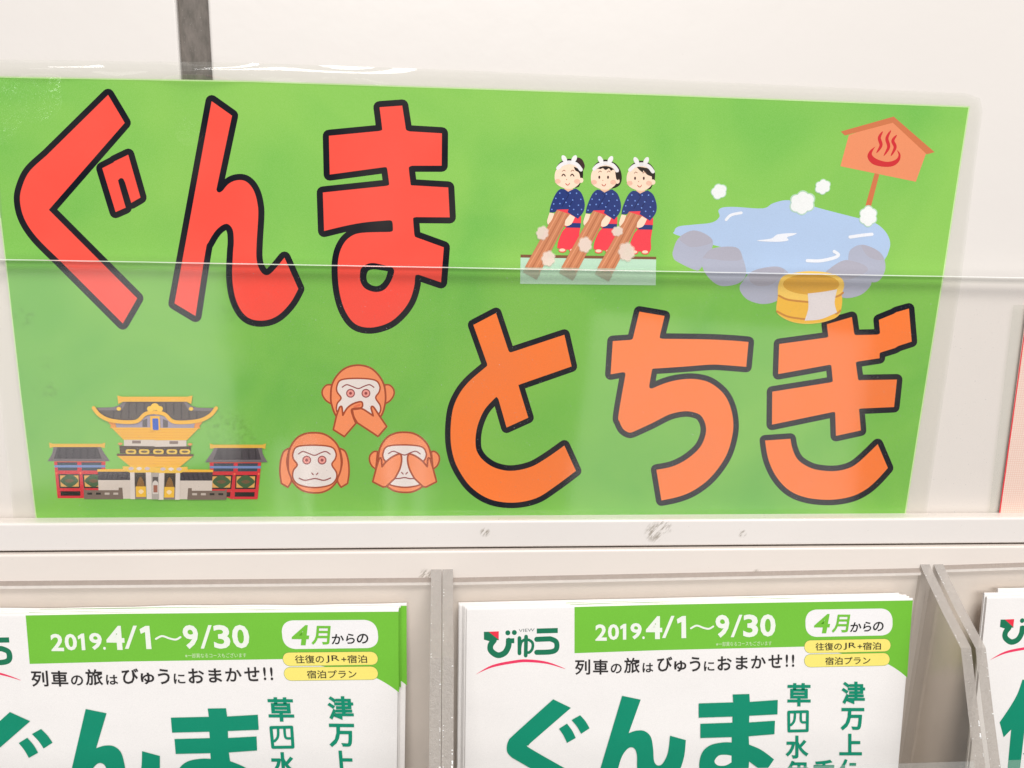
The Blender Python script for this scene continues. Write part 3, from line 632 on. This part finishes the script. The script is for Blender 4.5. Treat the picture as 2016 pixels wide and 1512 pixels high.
def side_plate(parent, xc, th=.0050):
    V = []; n = len(prof)
    for s in (-.5, .5): V += [(xc+s*th-parent.location.x, q[0]-parent.location.y, q[1]-parent.location.z) for q in prof]
    F = [tuple(range(n))[::-1], tuple(range(n, 2*n))]; MI = [0, 0]
    for i in range(n):
        j = (i+1) % n; F.append((i, j, n+j, n+i)); MI.append(1 if i < 4 else 2)
    me = mesh('side_plate', V, F, MI)
    import bmesh
    bm = bmesh.new(); bm.from_mesh(me); bmesh.ops.recalc_face_normals(bm, faces=bm.faces); bm.to_mesh(me); bm.free()
    o = obj('side_plate', me, parent, [m_face, m_edge, m_edge_low])
    # splintered saw marks along both front corners, coloured white to stand in for their glints
    rc = random.Random(int(xc*1000)); v = []; f = []
    for s in (-1, 1):
        for k in range(18):
            seg = rc.choice((4, 5, 6, 6)) if s > 0 else rc.choice((2, 3, 5, 6)); a_, b_ = prof[seg], prof[seg+1]; t = rc.random()
            y, z = a_[0]+(b_[0]-a_[0])*t, a_[1]+(b_[1]-a_[1])*t
            ln = rc.choice((.0002, .0003, .0004, .0009 if s > 0 else .0003)) * (1.6 if seg >= 5 and s > 0 else 1)
            w = .00012+.00022*rc.random()*(1.5 if s > 0 else .7)
            dv = Vector((0, b_[0]-a_[0], b_[1]-a_[1])).normalized()*ln
            c0 = Vector((xc+s*(th*.5-.0004-.0003*rc.random()), y-.00012, z+.00005))-parent.location
            i0 = len(v); v += [c0-Vector((w, 0, 0)), c0+Vector((w, 0, 0)), c0+dv+Vector((w, .0, 0)), c0+dv-Vector((w, 0, 0)), c0+dv*.5+Vector((0, -.0002, .0001))]
            f += [(i0, i0+1, i0+4), (i0+1, i0+2, i0+4), (i0+2, i0+3, i0+4), (i0+3, i0, i0+4)]
    ch = obj('glint_chips', mesh('glint_chips', v, f), o, [m_chip]); ch['kind'] = 'stuff'
    return o
xs = []
xA = onY((859, 1125), -.012).x; xB = onY((881.5, 1125), -.012).x; xC = onY((1824, 1118), -.012).x; xD = onY((1851, 1116), -.012).x
racks = []
for lab, xl, xr, q0, q1 in (('clear acrylic leaflet rack at the left, holding the leftmost stack of green topped leaflets', xA-(xC-xB), xA, (0, 1149), (850, 1142)),
                            ('clear acrylic leaflet rack in the middle, between two pairs of side plates', xB, xC, (893, 1142), (1810, 1123)),
                            ('clear acrylic leaflet rack at the far right, cut off by the picture edge', xD, xD+(xC-xB), (1868, 1117), (2016, 1112))):
    r = tag(empty('leaflet_rack', ((xl+xr)/2, PB, 1.02)), lab, 'leaflet rack', 'clear acrylic leaflet racks'); racks.append(r)
    side_plate(r, xl); side_plate(r, xr)
    a0, a1 = onY(q0, PB), onY(q1, PB); s_ = (a1.z-a0.z)/(a1.x-a0.x); zz = lambda x: a0.z+s_*(x-a0.x)
    e0, e1 = xl+.0026, xr-.0026; L_ = r.location
    # back plate: polished top edge, a bright bevel below it, then the broad face
    v = []
    for x in (e0, e1):
        z = zz(x)
        v += [(x-L_.x, .0004, z-L_.z+.0012), (x-L_.x, -.0020, z-L_.z-.0002), (x-L_.x, -.0022, z-L_.z-.0015), (x-L_.x, -.0022, 0)]
    o = obj('back_plate', mesh('back_plate', v, [(0, 4, 5, 1)[::-1], (1, 5, 6, 2)[::-1], (2, 6, 7, 3)[::-1]], [0, 1, 2]), r, [m_line, m_bevel, m_back])
    fz = 1.2378
    v = [(e0-L_.x, -.0757-PB, fz-1.02), (e1-L_.x, -.0757-PB, fz-1.02), (e1-L_.x, -.0757-PB-.028, 1.17-1.02), (e0-L_.x, -.0757-PB-.028, 1.17-1.02),
         (e0-L_.x, -.0727-PB, fz-1.02+.001), (e1-L_.x, -.0727-PB, fz-1.02+.001)]
    obj('front_plate', mesh('front_plate', v, [(0, 3, 2, 1)]), r, [m_front])
# ------------------------------------------------------------------ leaflets
TILT = .12; QP = Vector((0, -.020, onY((1350, 1185), -.020).z)); NP = Vector((0, -math.cos(TILT), math.sin(TILT))); VP = Vector((0, math.sin(TILT), math.cos(TILT)))
PO = None
def page_pt(p): d = ray(p); return CAM+d*((QP-CAM).dot(NP)/d.dot(NP))
PO = page_pt((1350, 1190))
def page_uv(p): w = page_pt(p)-PO; return (w.x, w.dot(VP))
GRN, TEAL, LOGO = (116, 190, 58), (8, 138, 106), (26, 116, 82)
PW = (240, 235, 231)
def logo(p):
    M = lambda s, **k: P('M', s, **k)
    p.line(LOGO, M('412,590 ~388,625 ~392,665 ~440,697 ~490,680 ~516,635 ~520,592', closed=False), 11.5)
    p.fill(LOGO, M('340,528 385,527 448,580 448,588 402,590 400,602 340,584')); p.fill((236, 52, 72), M('374,527 448,524 447,584'))
    p.fill(LOGO, M('500,576 560,574 560,610 500,612')); p.fill(LOGO, ell('M', 513, 535, 18, 18)); p.fill(LOGO, ell('M', 560, 533, 18, 18))
    p.line(LOGO, M('597,572 597,684', closed=False), 7.5); p.line(LOGO, M('645,562 642,700', closed=False), 7.5)
    p.line(LOGO, M('600,650 ~612,600 ~650,583 ~690,605 ~690,650 ~665,678 ~640,668', closed=False), 5.5)
    p.fill(LOGO, M('722,504 874,500 874,536 722,540')); p.line(LOGO, M('722,582 820,578 ~862,600 ~864,650 ~825,672 722,676', closed=False), 10)
    text(p, 'VIEW', 'M', (592, 508, 706, 530), (110, 118, 116), .0, 6)
    p.fill((236, 58, 98), M('280,836 ~400,768 ~560,734 ~660,727 ~800,745 ~930,796 ~800,760 ~660,747 ~560,754 ~400,785'))
def pageA(name, lvl0=4, full=True):
    p = Print(page_uv, 'page', lvl0, .000005)
    X = lambda s, **k: P('X', s, **k); Nn = lambda s, **k: P('N', s, **k); M = lambda s, **k: P('M', s, **k)
    p.fill(GRN, X('1131,1195 1300,1190.5 1545,1186 1797,1182 1791,1260 1786,1334 ~1770,1321 ~1747,1307 1720,1298 1584,1273 1545,1274 1300,1280 1131,1286'))
    logo(p)
    WT_ = (236, 238, 226)
    p.fill((240, 236, 234), rrect('N', (1047, 368), (1674, 358), (1680, 552), (1050, 566), 78))
    for t_, r_ in (('590,578,668,682', 0), ('692,680,770,783', 1)):
        y0, y1, y2, y3 = map(float, t_.split(',')); q = rrect('N', (1040, y0), (1662-7*r_, y1), (1664-7*r_, y2), (1042, y3), 43)
        p.outline((60, 120, 70), q, 1.1); p.fill((246, 228, 118), q)
    for s, b in (('2', (1145, 473, 1228, 592)), ('0', (1236, 472, 1316, 586)), ('9', (1398, 464, 1480, 582)), ('.', (1484, 560, 1502, 580)), ('4', (1510, 414, 1628, 580))):
        text(p, s, 'M', b, WT_, .028)
    for s, b in (('/', (12, 412, 102, 572)), ('9', (398, 404, 498, 570)), ('/', (508, 404, 592, 566)), ('3', (598, 402, 706, 566)), ('0', (720, 400, 832, 562))):
        text(p, s, 'N', b, WT_, .028 if s != '/' else .0)
    p.fill(WT_, M('1350,470 1368,468 1368,583 1344,584 1344,500 1326,510 1324,488')); p.fill(WT_, Nn('158,413 184,412 186,572 152,573 152,455 124,468 118,436'))
    p.line(WT_, Nn('220,502 ~262,482 ~310,498 ~350,505 ~382,488', closed=False), 3.6)
    if full: text(p, '※一部異なるコースもございます', 'N', (402, 600, 803, 632), (214, 236, 186), .0, 7)
    DK = (46, 42, 42)
    for s, b in (('列', (998, 727, 1108, 838)), ('車', (1128, 727, 1238, 836)), ('の', (1256, 757, 1336, 828)), ('旅', (1352, 714, 1466, 826)), ('は', (1486, 752, 1564, 820)), ('び', (1592, 706, 1702, 814)), ('ゅ', (1714, 735, 1803, 815))):
        text(p, s, 'M', b, DK, .018)
    for s, b in (('う', (212, 708, 290, 814)), ('に', (315, 740, 390, 810)), ('お', (412, 704, 516, 806)), ('ま', (545, 702, 632, 800)), ('か', (655, 698, 762, 792)), ('せ', (780, 690, 880, 788)), ('!', (905, 690, 922, 780)), ('!', (950, 690, 967, 780))):
        text(p, s, 'N', b, DK, .018)
    text(p, '4', 'N', (1114, 398, 1226, 537), GRN, .022, shear=.18); text(p, '月', 'N', (1245, 402, 1362, 533), GRN, .022, shear=.15)
    for s, b in (('か', (1372, 458, 1452, 528)), ('ら', (1466, 454, 1524, 524)), ('の', (1536, 454, 1612, 522))): text(p, s, 'N', b, (20, 20, 20), .016, shear=.12)
    text(p, '往復の', 'N', (1120, 606, 1310, 662), DK, .006, 3); text(p, 'JR', 'N', (1322, 606, 1412, 656), DK, .0, 2); text(p, '+宿泊', 'N', (1424, 603, 1592, 658), DK, .006, 3)
    text(p, '宿泊プラン', 'N', (1190, 710, 1516, 766), DK, .006, 6)
    for s, b in (('草', (917, 897, 1085, 1065)), ('四', (915, 1096, 1072, 1252)), ('水', (903, 1276, 1070, 1442)), ('伊', (903, 1457, 1068, 1620)), ('香', (1100, 1450, 1262, 1616)),
                 ('津', (1308, 886, 1478, 1050)), ('万', (1300, 1076, 1472, 1238)), ('上', (1292, 1262, 1455, 1418)), ('保', (1290, 1445, 1448, 1606))):
        if s != '四': text(p, s, 'N', b, TEAL, .029)
    p.line(TEAL, Nn('926,1106 1062,1102 1060,1240 928,1243'), 5.6, True)
    p.line(TEAL, Nn('972,1108 ~970,1150 ~962,1178 942,1200', closed=False), 4.6); p.line(TEAL, Nn('1014,1108 ~1014,1160 ~1022,1178 1048,1180', closed=False), 4.6)
    p.fill(TEAL, M('840,1013 968,1075 680,1325 ~664,1345 ~674,1368 975,1540 900,1640 545,1436 ~512,1402 ~505,1360 ~518,1312 ~560,1265'))
    p.fill(TEAL, M('940,1189 ~978,1240 1003,1292 940,1328 ~915,1275 882,1226')); p.fill(TEAL, M('1035,1128 ~1072,1170 1103,1222 1042,1262 ~1012,1210 973,1163'))
    p.fill(TEAL, M('1338,988 1472,1016 1385,1258 ~1440,1240 ~1500,1243 ~1545,1285 ~1562,1370 ~1568,1455 ~1592,1490 ~1630,1478 ~1668,1400 1684,1276 1798,1308 ~1785,1430 ~1745,1540 ~1680,1600 ~1600,1612 ~1500,1595 ~1450,1530 ~1445,1420 ~1428,1370 ~1390,1362 ~1345,1410 ~1315,1490 1290,1600 1155,1600'))
    hole = Nn('~390,1460 ~420,1420 ~470,1414 512,1420 512,1468 ~470,1490 ~415,1490')
    p.fill(TEAL, Nn('522,978 642,975 645,1032 847,1018 845,1122 642,1132 640,1180 827,1168 823,1265 637,1280 640,1340 ~730,1380 820,1447 752,1545 640,1462 ~630,1530 ~580,1600 ~450,1622 ~310,1590 ~280,1500 ~300,1400 ~360,1345 ~450,1325 515,1325 515,1286 288,1293 288,1190 520,1182 520,1138 276,1146 276,1043 525,1035'))
    p.fill(PW, hole)
    me = mesh(name, p.v, p.t, p.mi)
    for m in p.mats: me.materials.append(m)
    return me
def pageB(name):
    p = Print(page_uv, 'page', 4, .000005); logo(p)
    D_ = -998; 
    q = lambda s: [(x+DXB, y+DYB) for x, y in P('P', s)]
    p.fill(TEAL, q('1580,300 1765,310 ~1735,450 1692,560 1655,1900 1480,1900 1480,1000 1380,1110 1300,900 ~1430,690 ~1525,500'))
    for s in ('1712,625 2500,610 2500,790 1705,808', '1690,1332 1745,1308 ~1800,1350 1900,1460 1840,1560'): p.fill(TEAL, q(s))
    me = mesh(name, p.v, p.t, p.mi)
    for m in p.mats: me.materials.append(m)
    return me
# paper body
uL, uR = page_uv((919, 1200))[0], page_uv((1797, 1181))[0]
vT = page_uv((1500, 1187))[1]; sT = (page_uv((1797, 1182))[1]-page_uv((921, 1202))[1])/(uR-uL); vR = page_uv((1797, 1182))[1]
THK = .0013
def body(name, seed):
    rnd = random.Random(seed); V = []; F = []; n = 40
    secs = [(0, -.240), (0, .0002), (.10*THK, .0008), (.35*THK, .0011), (.7*THK, .0010), (THK, .0004), (THK, -.240)]
    for i in range(n+1):
        u = uL+(uR-uL)*i/n; vt = vR+sT*(u-uR)+(.00025*math.sin(i*.31+seed)+.00012*math.sin(i*.9+seed*2) if seed else 0)
        for d, v in secs: V.append((u, d, vt+v))
    m = len(secs)
    for i in range(n):
        for k in range(m-1): F.append((i*m+k, (i+1)*m+k, (i+1)*m+k+1, i*m+k+1))
    F.append(tuple(range(m))); F.append(tuple(n*m+k for k in range(m))[::-1])
    me = mesh(name, V, F)
    import bmesh
    bm = bmesh.new(); bm.from_mesh(me); bmesh.ops.recalc_face_normals(bm, faces=bm.faces); bm.to_mesh(me); bm.free()
    me.materials.append(ink(PW, 'page')); return me
bodies = [body('paper_body', s) for s in (0, 1, 2, 3)]
prA = pageA('printed_cover')
RB = Matrix.Rotation(-TILT, 4, 'X')     # local z -> VP
def leaflet(base, rotn, i, dx, dv, me_print, label, group, k=0):
    o = empty('leaflet'); tag(o, label, 'leaflet', group)
    M_ = Matrix.Translation(base - NP*(THK+.00022)*i + Vector((dx, 0, 0)) + VP*dv) @ RB @ Matrix.Rotation(rotn, 4, 'Y')
    o.matrix_world = M_
    b_ = obj('paper_body', bodies[k], o)
    if me_print: obj('printed_cover', me_print, o)
    return o
G1 = 'travel leaflets in the acrylic racks'
rng = random.Random(3)
offs = [(0, 0), (-.0010, .0001), (-.0016, .0002), (-.0034, .0003), (-.0038, .0003)]
labs = ['front leaflet of the middle stack, green dated header and teal lettering', 'second leaflet of the middle stack, tucked right behind the front one', 'middle leaflet of the five in the middle rack', 'fourth leaflet of the middle stack, second from its back', 'rearmost leaflet of the middle stack, its top edge highest']
for i, (dx, dv) in enumerate(offs): leaflet(PO, 0.0, i, dx, dv, prA, labs[i], G1, i % 4)
labs = ['front leaflet of the left stack, green dated header cut off by the left picture edge', 'second leaflet of the left stack, tucked right behind the front one', 'middle leaflet of the five in the left rack', 'fourth leaflet of the left stack, second from its back', 'rearmost leaflet of the left stack, sticking out at the right as a green strip']
offs = [(0, 0), (.0001, .0001), (.0002, .0002), (.0008, .0001), (.0036, .0004)]
BL = PO+Vector((-.2528, 0, -.0010))
for i, (dx, dv) in enumerate(offs): leaflet(BL, .010, i, dx, dv, prA, labs[i], G1, (i+(1 if i else 0)) % 4 if i else 0)
# right stack: a different leaflet
BR_ = PO+Vector((.2590, 0, .0018))
def proj(w):
    d = Vector(w)-CAM; q = (d.x, d.z, -d.y); c = [sum(RM[r][k]*q[r] for r in range(3)) for k in range(3)]
    return (1008+FP*c[0]/-c[2], 756-FP*c[1]/-c[2])
dd = page_pt((1000, 1246))-PO
print('logo dot anchor', proj(BR_+dd), 'target 1980,1213')
lo_ = proj(BR_+dd)
# the big teal character is drawn in the page's own coordinates
ref = proj(PO+(page_pt((1000, 1246))-PO)); DXB = -(1980-1000); DYB = 1246-1213
prB = pageB('printed_cover_second')
labs = ['front leaflet of the right stack, red arc and one big teal character', 'second leaflet of the right stack, tucked right behind the front one', 'rearmost leaflet of the right stack, set back from its corner']
for i, (dx, dv) in enumerate([(0, 0), (-.0005, .0012), (.0075, .0030)]): leaflet(BR_, 0.004, i, dx, dv, prB, labs[i], G1, i)
